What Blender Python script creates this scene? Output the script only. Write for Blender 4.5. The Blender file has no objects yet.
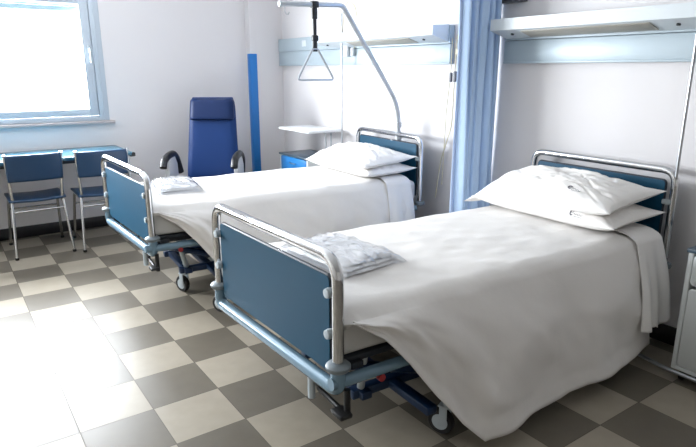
import bpy, bmesh, math, random
from mathutils import Vector, Matrix, noise

random.seed(7)
SC = bpy.context.scene
COL = SC.collection
T = 0.30                       # floor tile, metres

# ------------------------------------------------------------------ camera
cam_data = bpy.data.cameras.new('camera')
cam = bpy.data.objects.new('camera', cam_data)
COL.objects.link(cam)
cam.location = (-0.970 * T, -6.765 * T, 4.819 * T)
YAW, PITCH = 0.958, 0.261
fwd = Vector((math.cos(YAW) * math.cos(PITCH), math.sin(YAW) * math.cos(PITCH), -math.sin(PITCH)))
cam.rotation_euler = fwd.to_track_quat('-Z', 'Y').to_euler()
cam_data.sensor_width = 36.0
cam_data.lens = 577.3 / 696.0 * 36.0
cam_data.clip_start = 0.02
SC.camera = cam

# ------------------------------------------------------------------ world, lights, exposure
world = bpy.data.worlds.new('world')
SC.world = world
world.use_nodes = True
world.node_tree.nodes['Background'].inputs[0].default_value = (0.80, 0.90, 1.0, 1)
world.node_tree.nodes['Background'].inputs[1].default_value = 6.0


def area_light(name, loc, rot, sx, sy, power, color):
    d = bpy.data.lights.new(name, 'AREA')
    d.shape = 'RECTANGLE'
    d.size, d.size_y = sx, sy
    d.energy = power
    d.color = color
    o = bpy.data.objects.new(name, d)
    o.location = loc
    o.rotation_euler = rot
    COL.objects.link(o)
    return o


# daylight through the window by the table (lies just outside the pane)
area_light('daylight_window', (-0.50, 3.92, 1.58), (-math.pi / 2, 0, 0), 3.4, 1.25, 900, (0.91, 0.955, 1.0))
vs = SC.view_settings
vs.view_transform = 'Standard'
vs.look = 'None'
vs.exposure = 0.06
vs.gamma = 1.0
vs.use_curve_mapping = False
SC.cycles.max_bounces = 10
SC.cycles.diffuse_bounces = 6
SC.cycles.glossy_bounces = 4
SC.cycles.transparent_max_bounces = 8
SC.cycles.caustics_reflective = False
SC.cycles.caustics_refractive = False
SC.cycles.sample_clamp_indirect = 6.0
SC.cycles.use_denoising = True


# ------------------------------------------------------------------ materials
def srgb(r, g, b):
    f = lambda c: (c / 255 / 12.92) if c / 255 <= 0.04045 else ((c / 255 + 0.055) / 1.055) ** 2.4
    return (f(r), f(g), f(b), 1.0)


def mat(name, color, rough=0.5, metal=0.0, spec=0.5, bump=None, vary=None, sheen=0.0, coat=0.0):
    """bump = (scale, strength, distance); vary = (scale, amount) soft procedural colour variation"""
    m = bpy.data.materials.new(name)
    m.use_nodes = True
    nt = m.node_tree
    b = nt.nodes['Principled BSDF']
    b.inputs['Base Color'].default_value = color
    b.inputs['Roughness'].default_value = rough
    b.inputs['Metallic'].default_value = metal
    b.inputs['Specular IOR Level'].default_value = spec
    if sheen:
        b.inputs['Sheen Weight'].default_value = sheen
    if coat:
        b.inputs['Coat Weight'].default_value = coat
        b.inputs['Coat Roughness'].default_value = 0.1
    tc = nt.nodes.new('ShaderNodeTexCoord')
    if vary:
        n = nt.nodes.new('ShaderNodeTexNoise')
        n.inputs['Scale'].default_value = vary[0]
        n.inputs['Detail'].default_value = 4
        nt.links.new(tc.outputs['Object'], n.inputs['Vector'])
        mx = nt.nodes.new('ShaderNodeMix')
        mx.data_type = 'RGBA'
        k = vary[1]
        mx.inputs[6].default_value = tuple(c * (1 - k) for c in color[:3]) + (1,)
        mx.inputs[7].default_value = tuple(min(1, c * (1 + k)) for c in color[:3]) + (1,)
        nt.links.new(n.outputs['Fac'], mx.inputs[0])
        nt.links.new(mx.outputs[2], b.inputs['Base Color'])
    if bump:
        n = nt.nodes.new('ShaderNodeTexNoise')
        n.inputs['Scale'].default_value = bump[0]
        n.inputs['Detail'].default_value = 5
        nt.links.new(tc.outputs['Object'], n.inputs['Vector'])
        bp = nt.nodes.new('ShaderNodeBump')
        bp.inputs['Strength'].default_value = bump[1]
        bp.inputs['Distance'].default_value = bump[2]
        nt.links.new(n.outputs['Fac'], bp.inputs['Height'])
        nt.links.new(bp.outputs['Normal'], b.inputs['Normal'])
    return m


def floor_material():
    m = bpy.data.materials.new('checker_tiles')
    m.use_nodes = True
    nt = m.node_tree
    L = nt.links
    b = nt.nodes['Principled BSDF']
    tc = nt.nodes.new('ShaderNodeTexCoord')
    sc = nt.nodes.new('ShaderNodeVectorMath')
    sc.operation = 'SCALE'
    sc.inputs['Scale'].default_value = 1 / T
    L.new(tc.outputs['Object'], sc.inputs[0])
    sp = nt.nodes.new('ShaderNodeSeparateXYZ')
    L.new(sc.outputs[0], sp.inputs[0])

    def mth(op, a, bb=None):
        n = nt.nodes.new('ShaderNodeMath')
        n.operation = op
        for i, v in enumerate((a, bb)):
            if v is None:
                continue
            if isinstance(v, (int, float)):
                n.inputs[i].default_value = v
            else:
                L.new(v, n.inputs[i])
        return n.outputs[0]
    fx, fy = mth('FLOOR', sp.outputs[0]), mth('FLOOR', sp.outputs[1])
    odd = mth('MODULO', mth('ADD', mth('ADD', fx, fy), 1000.0), 2.0)
    # per tile tone
    cmb = nt.nodes.new('ShaderNodeCombineXYZ')
    L.new(fx, cmb.inputs[0])
    L.new(fy, cmb.inputs[1])
    wn = nt.nodes.new('ShaderNodeTexWhiteNoise')
    L.new(cmb.outputs[0], wn.inputs['Vector'])
    ns = nt.nodes.new('ShaderNodeTexNoise')
    ns.inputs['Scale'].default_value = 14
    ns.inputs['Detail'].default_value = 6
    L.new(tc.outputs['Object'], ns.inputs['Vector'])
    mx = nt.nodes.new('ShaderNodeMix')
    mx.data_type = 'RGBA'
    mx.inputs[6].default_value = srgb(100, 94, 84)
    mx.inputs[7].default_value = srgb(150, 142, 128)
    L.new(odd, mx.inputs[0])
    tone = mth('ADD', mth('MULTIPLY', wn.outputs['Value'], 0.10), mth('ADD', mth('MULTIPLY', ns.outputs['Fac'], 0.22), 0.84))
    sc2 = nt.nodes.new('ShaderNodeVectorMath')
    sc2.operation = 'SCALE'
    L.new(mx.outputs[2], sc2.inputs[0])
    L.new(tone, sc2.inputs['Scale'])
    # grout lines
    gx = mth('ABSOLUTE', mth('SUBTRACT', mth('FRACT', sp.outputs[0]), 0.5))
    gy = mth('ABSOLUTE', mth('SUBTRACT', mth('FRACT', sp.outputs[1]), 0.5))
    g = mth('GREATER_THAN', mth('MAXIMUM', gx, gy), 0.4935)
    mg = nt.nodes.new('ShaderNodeMix')
    mg.data_type = 'RGBA'
    L.new(g, mg.inputs[0])
    L.new(sc2.outputs[0], mg.inputs[6])
    mg.inputs[7].default_value = srgb(92, 86, 78)
    L.new(mg.outputs[2], b.inputs['Base Color'])
    rg = mth('ADD', mth('MULTIPLY', ns.outputs['Fac'], 0.10), mth('ADD', mth('MULTIPLY', g, 0.25), 0.31))
    L.new(rg, b.inputs['Roughness'])
    b.inputs['Specular IOR Level'].default_value = 0.19
    bp = nt.nodes.new('ShaderNodeBump')
    bp.inputs['Strength'].default_value = 0.25
    bp.inputs['Distance'].default_value = 0.002
    L.new(mth('SUBTRACT', mth('MULTIPLY', ns.outputs['Fac'], 0.25), g), bp.inputs['Height'])
    L.new(bp.outputs['Normal'], b.inputs['Normal'])
    return m


def pane_material():
    m = bpy.data.materials.new('window_pane')
    m.use_nodes = True
    nt = m.node_tree
    nt.nodes.remove(nt.nodes['Principled BSDF'])
    tr = nt.nodes.new('ShaderNodeBsdfTransparent')
    gl = nt.nodes.new('ShaderNodeBsdfGlossy')
    gl.inputs['Roughness'].default_value = 0.02
    mx = nt.nodes.new('ShaderNodeMixShader')
    mx.inputs[0].default_value = 0.06
    nt.links.new(tr.outputs[0], mx.inputs[1])
    nt.links.new(gl.outputs[0], mx.inputs[2])
    nt.links.new(mx.outputs[0], nt.nodes['Material Output'].inputs[0])
    return m


def film_material():
    m = bpy.data.materials.new('clear_plastic_film')
    m.use_nodes = True
    nt = m.node_tree
    nt.nodes.remove(nt.nodes['Principled BSDF'])
    tr = nt.nodes.new('ShaderNodeBsdfTransparent')
    tr.inputs[0].default_value = (0.96, 0.965, 0.98, 1)
    gl = nt.nodes.new('ShaderNodeBsdfGlossy')
    gl.inputs['Roughness'].default_value = 0.12
    lw = nt.nodes.new('ShaderNodeLayerWeight')
    lw.inputs[0].default_value = 0.30
    mx = nt.nodes.new('ShaderNodeMixShader')
    nt.links.new(lw.outputs['Facing'], mx.inputs[0])
    nt.links.new(tr.outputs[0], mx.inputs[1])
    nt.links.new(gl.outputs[0], mx.inputs[2])
    nt.links.new(mx.outputs[0], nt.nodes['Material Output'].inputs[0])
    return m


M = {
    'wall': mat('wall_paint', srgb(215, 212, 213), 0.55, bump=(55, 0.12, 0.002), vary=(1.6, 0.02)),
    'wall_warm': mat('warm_wall_paint', srgb(216, 212, 206), 0.6, bump=(55, 0.12, 0.002), vary=(1.6, 0.02)),
    'ceiling': mat('ceiling_paint', srgb(232, 232, 232), 0.8, bump=(40, 0.05, 0.001)),
    'floor': floor_material(),
    'black_base': mat('black_baseboard', srgb(22, 22, 26), 0.4, bump=(30, 0.05, 0.001)),
    'pane': pane_material(),
    'alu': mat('window_aluminium', srgb(178, 188, 198), 0.45, 0.0, bump=(80, 0.05, 0.0005)),
    'shutter': mat('shutter_slats', srgb(150, 172, 176), 0.6, bump=(30, 0.05, 0.001)),
    'stone': mat('sill_stone', srgb(182, 172, 170), 0.4, vary=(30, 0.08)),
    'guard': mat('blue_corner_guard', srgb(24, 112, 186), 0.4, bump=(60, 0.05, 0.0005)),
    'chrome': mat('chrome_tube', srgb(205, 206, 208), 0.12, 1.0, bump=(60, 0.03, 0.0003)),
    'satin': mat('satin_steel', srgb(178, 182, 186), 0.32, 1.0, bump=(80, 0.04, 0.0003)),
    'bluepaint': mat('light_blue_enamel', srgb(108, 136, 154), 0.25, 0.15, coat=0.4, bump=(50, 0.03, 0.0004)),
    'bluepaint_dark': mat('blue_enamel_arm', srgb(22, 48, 82), 0.35, 0.1, bump=(50, 0.03, 0.0004)),
    'panel': mat('blue_laminate', srgb(8, 66, 92), 0.45, 0.0, 0.3, bump=(120, 0.06, 0.0004), vary=(8, 0.04)),
    'panel_edge': mat('dark_panel_edge', srgb(26, 36, 48), 0.5),
    'clip': mat('grey_plastic_clip', srgb(176, 186, 192), 0.4, bump=(60, 0.03, 0.0004)),
    'bumper': mat('grey_bumper_disc', srgb(116, 126, 132), 0.45, bump=(60, 0.04, 0.0004)),
    'black': mat('black_plastic', srgb(18, 18, 20), 0.45, bump=(70, 0.05, 0.0005)),
    'rubber': mat('black_rubber', srgb(24, 24, 26), 0.7, bump=(90, 0.05, 0.0005)),
    'red': mat('red_knob', srgb(150, 36, 40), 0.5),
    'darkframe': mat('dark_bed_deck', srgb(34, 40, 48), 0.6, bump=(40, 0.05, 0.0005)),
    'linen': mat('white_bedspread', srgb(224, 221, 218), 0.9, 0.0, 0.15, bump=(14, 0.30, 0.006), sheen=0.15),
    'sheet': mat('white_sheet', srgb(226, 224, 222), 0.9, 0.0, 0.15, bump=(10, 0.35, 0.007), sheen=0.15),
    'pillow': mat('white_pillowcase', srgb(236, 233, 230), 0.85, 0.0, 0.2, bump=(13, 0.55, 0.008), sheen=0.15),
    'mattress': mat('mattress_cover', srgb(206, 204, 200), 0.9, bump=(25, 0.2, 0.004)),
    'ink': mat('grey_ink', srgb(96, 96, 108), 0.8),
    'film': film_material(),
    'folded': mat('folded_white_linen', srgb(225, 226, 228), 0.9, bump=(22, 0.6, 0.006)),
    'unit': mat('bed_head_unit_enamel', srgb(170, 184, 192), 0.42, 0.1, bump=(60, 0.03, 0.0004)),
    'unit_light': mat('bed_head_canopy_enamel', srgb(206, 213, 217), 0.45, bump=(60, 0.03, 0.0004)),
    'diffuser': mat('unlit_diffuser', srgb(168, 164, 154), 0.5, bump=(150, 0.2, 0.001)),
    'socket': mat('white_socket', srgb(208, 206, 198), 0.45),
    'darkgrey': mat('dark_grey_box', srgb(92, 94, 100), 0.5),
    'curtain': mat('blue_curtain_cloth', srgb(190, 216, 248), 0.85, 0.0, 0.2, bump=(70, 0.15, 0.001), vary=(3, 0.03), sheen=0.2),
    'hemcloth': mat('pale_curtain_hem', srgb(176, 196, 230), 0.85, 0.0, 0.2, bump=(70, 0.15, 0.001)),
    'vinyl': mat('blue_vinyl', srgb(10, 46, 98), 0.48, 0.0, 0.25, bump=(45, 0.15, 0.001), vary=(5, 0.05)),
    'vinyl_dark': mat('navy_vinyl', srgb(9, 34, 76), 0.48, 0.0, 0.25, bump=(45, 0.15, 0.001)),
    'chairblue': mat('blue_chair_laminate', srgb(24, 58, 92), 0.35, 0.0, 0.5, bump=(80, 0.05, 0.0005)),
    'table': mat('blue_table_laminate', srgb(44, 92, 112), 0.25, 0.0, 0.6, bump=(90, 0.04, 0.0005)),
    'greypad': mat('grey_plastic_shell', srgb(176, 178, 182), 0.45, bump=(60, 0.03, 0.0004)),
    'cabinet': mat('cabinet_white', srgb(208, 212, 212), 0.45, bump=(50, 0.03, 0.0005)),
    'cab_blue': mat('cabinet_blue_front', srgb(28, 120, 190), 0.4, bump=(80, 0.04, 0.0005)),
    'cab_top': mat('cabinet_dark_top', srgb(66, 84, 98), 0.3, bump=(80, 0.04, 0.0005)),
    'tray': mat('tray_white', srgb(232, 234, 236), 0.4, bump=(50, 0.03, 0.0005)),
    'cord': mat('cream_cord', srgb(196, 188, 160), 0.6),
}


# ------------------------------------------------------------------ mesh helpers
class MB:
    def __init__(self):
        self.bm = bmesh.new()

    def box(self, c, s, bev=0.0, rot=None, seg=2):
        r = bmesh.ops.create_cube(self.bm, size=1.0)
        vs_ = r['verts']
        bmesh.ops.scale(self.bm, vec=s, verts=vs_)
        if bev > 0:
            es = list({e for v in vs_ for e in v.link_edges})
            g = bmesh.ops.bevel(self.bm, geom=es, offset=bev, segments=seg, profile=0.5, affect='EDGES')
            vs_ = list({v for f in g['faces'] for v in f.verts} | {v for v in vs_ if v.is_valid})
        m = Matrix.Translation(Vector(c))
        if rot is not None:
            m = m @ (rot if isinstance(rot, Matrix) else Matrix.Rotation(rot, 4, 'Z'))
        bmesh.ops.transform(self.bm, matrix=m, verts=vs_)
        return self

    def tube(self, pts, r, seg=14, closed=False, cap=True):
        pts = [Vector(p) for p in pts]
        n = len(pts)
        rings = []
        up = None
        for i, p in enumerate(pts):
            a = pts[(i - 1) % n] if (closed or i > 0) else p
            b = pts[(i + 1) % n] if (closed or i < n - 1) else p
            t = (b - a).normalized()
            if up is None:
                up = t.orthogonal().normalized()
            up = (up - t * up.dot(t)).normalized()
            sd = t.cross(up)
            rr = r[i] if isinstance(r, (list, tuple)) else r
            rings.append([self.bm.verts.new(p + rr * (math.cos(2 * math.pi * k / seg) * up + math.sin(2 * math.pi * k / seg) * sd)) for k in range(seg)])
        m = n if closed else n - 1
        for i in range(m):
            A, B = rings[i], rings[(i + 1) % n]
            for k in range(seg):
                self.bm.faces.new((A[k], A[(k + 1) % seg], B[(k + 1) % seg], B[k]))
        if cap and not closed:
            self.bm.faces.new(rings[0][::-1])
            self.bm.faces.new(rings[-1])
        return self

    def lathe(self, prof, origin=(0, 0, 0), axis=(0, 0, 1), seg=24):
        """prof: [(radius, height)]"""
        ax = Vector(axis).normalized()
        u = ax.orthogonal().normalized()
        w = ax.cross(u)
        o = Vector(origin)
        rings = []
        for r_, h in prof:
            r_ = max(r_, 1e-5)
            rings.append([self.bm.verts.new(o + ax * h + r_ * (math.cos(2 * math.pi * k / seg) * u + math.sin(2 * math.pi * k / seg) * w)) for k in range(seg)])
        for A, B in zip(rings, rings[1:]):
            for k in range(seg):
                self.bm.faces.new((A[k], A[(k + 1) % seg], B[(k + 1) % seg], B[k]))
        self.bm.faces.new(rings[0][::-1])
        self.bm.faces.new(rings[-1])
        return self

    def grid(self, fn, nu, nv, loop_u=False):
        vv = [[self.bm.verts.new(fn(i / (nu if loop_u else nu - 1), j / (nv - 1))) for j in range(nv)] for i in range(nu)]
        for i in range(nu if loop_u else nu - 1):
            for j in range(nv - 1):
                i2 = (i + 1) % nu
                self.bm.faces.new((vv[i][j], vv[i2][j], vv[i2][j + 1], vv[i][j + 1]))
        return vv

    def slab(self, outline, y0, y1, plane='XZ', bev=0.0):
        """extrude a 2-D outline; plane XZ -> along y, YZ -> along x, XY -> along z"""
        def P(a, b, d):
            return {'XZ': (a, d, b), 'YZ': (d, a, b), 'XY': (a, b, d)}[plane]
        A = [self.bm.verts.new(P(a, b, y0)) for a, b in outline]
        B = [self.bm.verts.new(P(a, b, y1)) for a, b in outline]
        n = len(A)
        fs = [self.bm.faces.new(A[::-1]), self.bm.faces.new(B)]
        for k in range(n):
            self.bm.faces.new((A[k], A[(k + 1) % n], B[(k + 1) % n], B[k]))
        if bev:
            es = list({e for f in fs for e in f.edges})
            bmesh.ops.bevel(self.bm, geom=es, offset=bev, segments=2, profile=0.5, affect='EDGES')
        return self

    def build(self, name, material, parent=None, smooth=True, solid=0.0, subsurf=0):
        bm = self.bm
        bmesh.ops.recalc_face_normals(bm, faces=bm.faces)
        me = bpy.data.meshes.new(name)
        bm.to_mesh(me)
        bm.free()
        me.materials.append(M[material] if isinstance(material, str) else material)
        if smooth:
            for p in me.polygons:
                p.use_smooth = True
            me.set_sharp_from_angle(angle=math.radians(38))
        o = bpy.data.objects.new(name, me)
        COL.objects.link(o)
        if parent is not None:
            o.parent = parent
        if solid:
            s = o.modifiers.new('thickness', 'SOLIDIFY')
            s.thickness = solid
            s.offset = -1
        if subsurf:
            s = o.modifiers.new('smooth', 'SUBSURF')
            s.levels = s.render_levels = subsurf
        return o


def rounded(pts, rad, seg=6):
    """polyline with filleted inner corners; rad may be a list"""
    pts = [Vector(p) for p in pts]
    out = [pts[0]]
    for i in range(1, len(pts) - 1):
        r = rad[i - 1] if isinstance(rad, (list, tuple)) else rad
        a, p, b = pts[i - 1], pts[i], pts[i + 1]
        d1, d2 = (a - p), (b - p)
        l = min(r, d1.length * 0.49, d2.length * 0.49)
        s, e = p + d1.normalized() * l, p + d2.normalized() * l
        for k in range(seg + 1):
            t = k / seg
            out.append((1 - t) ** 2 * s + 2 * t * (1 - t) * p + t * t * e)
    out.append(pts[-1])
    return out


def rrect(x0, x1, z0, z1, r, seg=5):
    o = []
    for cx, cz, a0 in ((x1 - r, z1 - r, 0), (x0 + r, z1 - r, 90), (x0 + r, z0 + r, 180), (x1 - r, z0 + r, 270)):
        for k in range(seg + 1):
            a = math.radians(a0 + 90 * k / seg)
            o.append((cx + r * math.cos(a), cz + r * math.sin(a)))
    return o


def tag(o, label=None, cat=None, group=None, kind=None):
    if label: o['label'] = label
    if cat: o['category'] = cat
    if group: o['group'] = group
    if kind: o['kind'] = kind
    return o


def empty(name, loc=(0, 0, 0), rz=0.0):
    o = bpy.data.objects.new(name, None)
    o.empty_display_size = 0.1
    o.location = loc
    o.rotation_euler = (0, 0, rz)
    COL.objects.link(o)
    return o


def copy_tree(o, parent=None):
    c = o.copy()
    COL.objects.link(c)
    if parent is not None:
        c.parent = parent
    for ch in list(o.children):
        copy_tree(ch, c)
    return c


def struct(o):
    o['kind'] = 'structure'
    return o


# ------------------------------------------------------------------ room shell
WX, WY = 2.80, 3.675            # head wall, window wall
LX, FY, H = -3.40, -6.60, 2.75
WIN = (-1.95, 1.02, 0.99, 2.10)   # window hole
struct(MB().box(((LX + WX) / 2, (FY + WY) / 2, -0.05), (WX - LX + 0.4, WY - FY + 0.4, 0.1)).build('floor', 'floor', smooth=False))
struct(MB().box(((LX + WX) / 2, (FY + WY) / 2, H + 0.05), (WX - LX + 0.4, WY - FY + 0.4, 0.1)).build('ceiling', 'ceiling', smooth=False))
struct(MB().box((WX + 0.1, (FY + WY) / 2, H / 2), (0.2, WY - FY + 0.4, H)).build('wall_right', 'wall', smooth=False))
struct(MB().box(((LX + WX) / 2, FY - 0.1, H / 2), (WX - LX, 0.2, H)).build('wall_front', 'wall_warm', smooth=False))
w = MB()
x0, x1, z0, z1 = WIN
w.box(((LX - 0.2 + x0) / 2, WY + 0.1, H / 2), (x0 - LX + 0.2, 0.2, H))
w.box(((x1 + WX) / 2, WY + 0.1, H / 2), (WX - x1, 0.2, H))
w.box(((x0 + x1) / 2, WY + 0.1, z0 / 2), (x1 - x0, 0.2, z0))
w.box(((x0 + x1) / 2, WY + 0.1, (z1 + H) / 2), (x1 - x0, 0.2, H - z1))
struct(w.build('wall_back', 'wall', smooth=False))
struct(MB().box((LX - 0.1, (FY + WY) / 2, H / 2), (0.2, WY - FY + 0.4, H)).build('wall_left', 'wall_warm', smooth=False))
# shallow boxed column in the room corner, with its blue corner guard
struct(MB().box(((2.43 + WX) / 2, WY - 0.05, H / 2), (WX - 2.43, 0.10, H)).build('trim_1', 'wall', smooth=False))
g = MB()
g.box((2.462, WY - 0.104, 0.82), (0.075, 0.008, 1.56), 0.003)
g.box((2.426, WY - 0.07, 0.82), (0.008, 0.060, 1.56), 0.003)
struct(g.build('trim_2', 'guard'))
struct(MB().box(((LX + 2.43) / 2, WY - 0.008, 0.05), (2.43 - LX, 0.016, 0.10), 0.003).build('baseboard_back', 'black_base'))
struct(MB().box((WX - 0.008, (FY + WY) / 2, 0.05), (0.016, WY - FY - 0.2, 0.10), 0.003).build('baseboard_right', 'black_base'))

# the window: aluminium frame, sash, pane, rolling shutter, sill
win = struct(empty('window_1', ((x0 + x1) / 2, WY, z0)))


def wpart(name, m, mb, smooth=True):
    o = mb.build(name, m, win, smooth)
    o.location = -Vector(win.location)
    return o


fr = MB()
yf = WY + 0.03
for (a0, a1, b0, b1) in ((x0, x1, z0, z0 + 0.045), (x0, x1, z1 - 0.05, z1), (x0, x0 + 0.06, z0, z1), (x1 - 0.085, x1, z0, z1)):
    fr.box(((a0 + a1) / 2, yf, (b0 + b1) / 2), (a1 - a0, 0.070 if b1 - b0 > 0.5 else 0.066, b1 - b0), 0.006)
fr.box((x1 - 0.045, yf - 0.034, (z0 + z1) / 2), (0.012, 0.012, z1 - z0), 0.003)
wpart('window_frame', 'alu', fr)
XM = -0.55
for (sx0, sx1) in ((XM + 0.005, x1 - 0.088), (x0 + 0.06, XM - 0.005)):
    s = MB()
    sz0, sz1 = z0 + 0.048, z1 - 0.05
    for (a0, a1, b0, b1) in ((sx0, sx1, sz0, sz0 + 0.062), (sx0, sx1, sz1 - 0.06, sz1), (sx0, sx0 + 0.07, sz0, sz1), (sx1 - 0.078, sx1, sz0, sz1)):
        up_ = b1 - b0 > 0.5
        s.box(((a0 + a1) / 2, yf - 0.01, (b0 + b1) / 2), (a1 - a0, 0.060 if up_ else 0.056, b1 - b0), 0.008)
    wpart('sash', 'alu', s)
    wpart('pane', 'pane', MB().box(((sx0 + sx1) / 2, yf, (sz0 + sz1) / 2), (sx1 - sx0 - 0.13, 0.006, sz1 - sz0 - 0.1)), False)
sh = MB()
for k in range(4):
    sh.box(((x0 + x1) / 2, WY + 0.085, 1.955 + 0.045 * k), (x1 - x0 - 0.1, 0.014, 0.043), 0.005)
wpart('shutter', 'shutter', sh)
wpart('window_sill', 'stone', MB().box(((x0 + x1 + 0.02) / 2, WY - 0.012, z0 - 0.012), (x1 - x0 + 0.06, 0.05, 0.024), 0.005))
hd = MB()
hd.box((x1 - 0.115, yf - 0.045, 1.62), (0.026, 0.012, 0.07), 0.004)
hd.tube(rounded([(x1 - 0.115, yf - 0.05, 1.62), (x1 - 0.115, yf - 0.085, 1.62), (x1 - 0.115, yf - 0.085, 1.50)], 0.015), 0.009, 10)
wpart('window_handle', 'clip', hd)


# ------------------------------------------------------------------ bed head units on the wall
def head_unit(y0, y1, cy0, cy1, label, dl=None):
    r = empty('bed_head_unit', (WX, (y0 + y1) / 2, 1.48))
    tag(r, label, 'wall unit', 'bed head units along the wall')

    def p(n, m, mb):
        o = mb.build(n, m, r)
        o.location = -Vector(r.location)
        return o
    b = MB()
    b.box((WX - 0.02, (y0 + y1) / 2, 1.5525), (0.04, y1 - y0, 0.135), 0.004)
    b.box((WX - 0.0225, (y0 + y1) / 2, 1.685), (0.045, y1 - y0, 0.126), 0.004)
    b.box((WX - 0.0225, (y0 + y1) / 2, 1.4875), (0.045, y1 - y0, 0.012), 0.003)
    p('back_panel', 'unit', b)
    c = MB()
    prof = [(WX - 0.045, 1.632), (WX - 0.20, 1.676), (WX - 0.20, 1.742), (WX - 0.045, 1.752)]
    c.slab(prof, cy0, cy1, 'XZ', 0.004)
    cn = p('lamp_canopy', 'unit_light', c)
    d = MB()
    sl = math.atan2(0.044, 0.155)
    ym = dl if dl else ((cy0 + cy1) / 2, (cy1 - cy0) * 0.6)
    d.box((WX - 0.122, ym[0], 1.652), (0.105, ym[1], 0.006), 0.002, Matrix.Rotation(sl, 4, 'Y'))
    do = d.build('lamp_diffuser', 'diffuser', cn)
    for yy in (cy1 - 0.12, ym[0] - ym[1] / 2 - 0.12):
        MB().lathe([(0.010, -0.006), (0.010, 0.006)], (WX - 0.13, yy, 1.654), (0.27, 0, 1), 12).build('switch', 'black', cn)
    return r


u1 = head_unit(-1.55, 0.565, -1.50, 0.55, 'pale grey wall unit with reading lamp canopy above the nearer bed', (-0.05, 0.78))
u2 = head_unit(1.05, 3.575, 1.065, 2.62, 'pale grey wall unit with lamp canopy above the farther bed', (1.75, 0.8))
# sockets on the farther unit's strip
for k, yy in enumerate((2.85, 3.05)):
    s = MB().box((WX - 0.043, yy, 1.69), (0.012, 0.08, 0.06), 0.004)
    o = s.build('socket', 'unit_light', u2)
    o.location = -Vector(u2.location)

# dark little box on the wall above the nearer unit
bx = empty('wall_box', (WX, 0.53, 1.85))
tag(bx, 'small dark grey box on wall above the nearer lamp canopy', 'wall box')
MB().box((-0.02, 0, 0.03), (0.04, 0.19, 0.06), 0.006).build('housing', 'darkgrey', bx)
MB().box((-0.043, 0, 0.03), (0.006, 0.12, 0.03), 0.002).build('lid', 'black', bx)


# ------------------------------------------------------------------ hospital bed
BL = 2.02        # distance foot frame - head frame
HW = 0.467


def deg(a):
    return math.radians(a)


def make_castor(bed, x, y, turn):
    c = MB()
    c.lathe([(0.018, 0.125), (0.024, 0.13), (0.024, 0.15), (0.014, 0.155), (0.014, 0.20)], (x, y, 0), (0, 0, 1), 16)
    R = Matrix.Rotation(turn, 4, 'Z')
    ox = R @ Vector((0.028, 0, 0))
    for s in (-1, 1):
        off = R @ Vector((0.012, 0.024 * s, 0))
        c.box((x + off.x, y + off.y, 0.095), (0.034, 0.004, 0.085), 0.002, turn)
    c.box((x + ox.x * 0.4, y + ox.y * 0.4, 0.132), (0.05, 0.052, 0.008), 0.003, turn)
    cast = c.build('castor', 'clip', bed)
    ax = R @ Vector((0, 1, 0))
    w_ = MB()
    o = Vector((x + ox.x, y + ox.y, 0.055))
    w_.lathe([(0.036, -0.016), (0.050, -0.016), (0.055, -0.010), (0.055, 0.010), (0.050, 0.016), (0.036, 0.016)], o, ax, 28)
    w_.build('tyre', 'rubber', cast)
    h = MB()
    h.lathe([(0.010, -0.020), (0.034, -0.017), (0.037, -0.010), (0.037, 0.010), (0.034, 0.017), (0.010, 0.020)], o, ax, 24)
    h.build('wheel_hub', 'clip', cast)
    return cast


def end_frame(bed, x, side, z_post, z_top, hw, r, name, corner):
    f = MB()
    f.tube(rounded([(x, -hw, z_post), (x, -hw, z_top), (x, hw, z_top), (x, hw, z_post)], corner, 10), r + 0.0015, 18)
    return f.build(name, 'chrome', bed)


def board(bed, name, x, hw, za, zb, th=0.020):
    """laminate panel with a dark edge band"""
    o = MB().slab(rrect(-hw, hw, za, zb, 0.018), x - th / 2, x + th / 2, 'YZ', 0.0).build(name, 'panel', bed, False)
    e = MB()
    pts = [(x, a, b) for a, b in rrect(-hw, hw, za, zb, 0.018)]
    e.tube(pts, 0.0075, 8, closed=True)
    e.build('edge_band', 'panel_edge', o)
    return o


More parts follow.
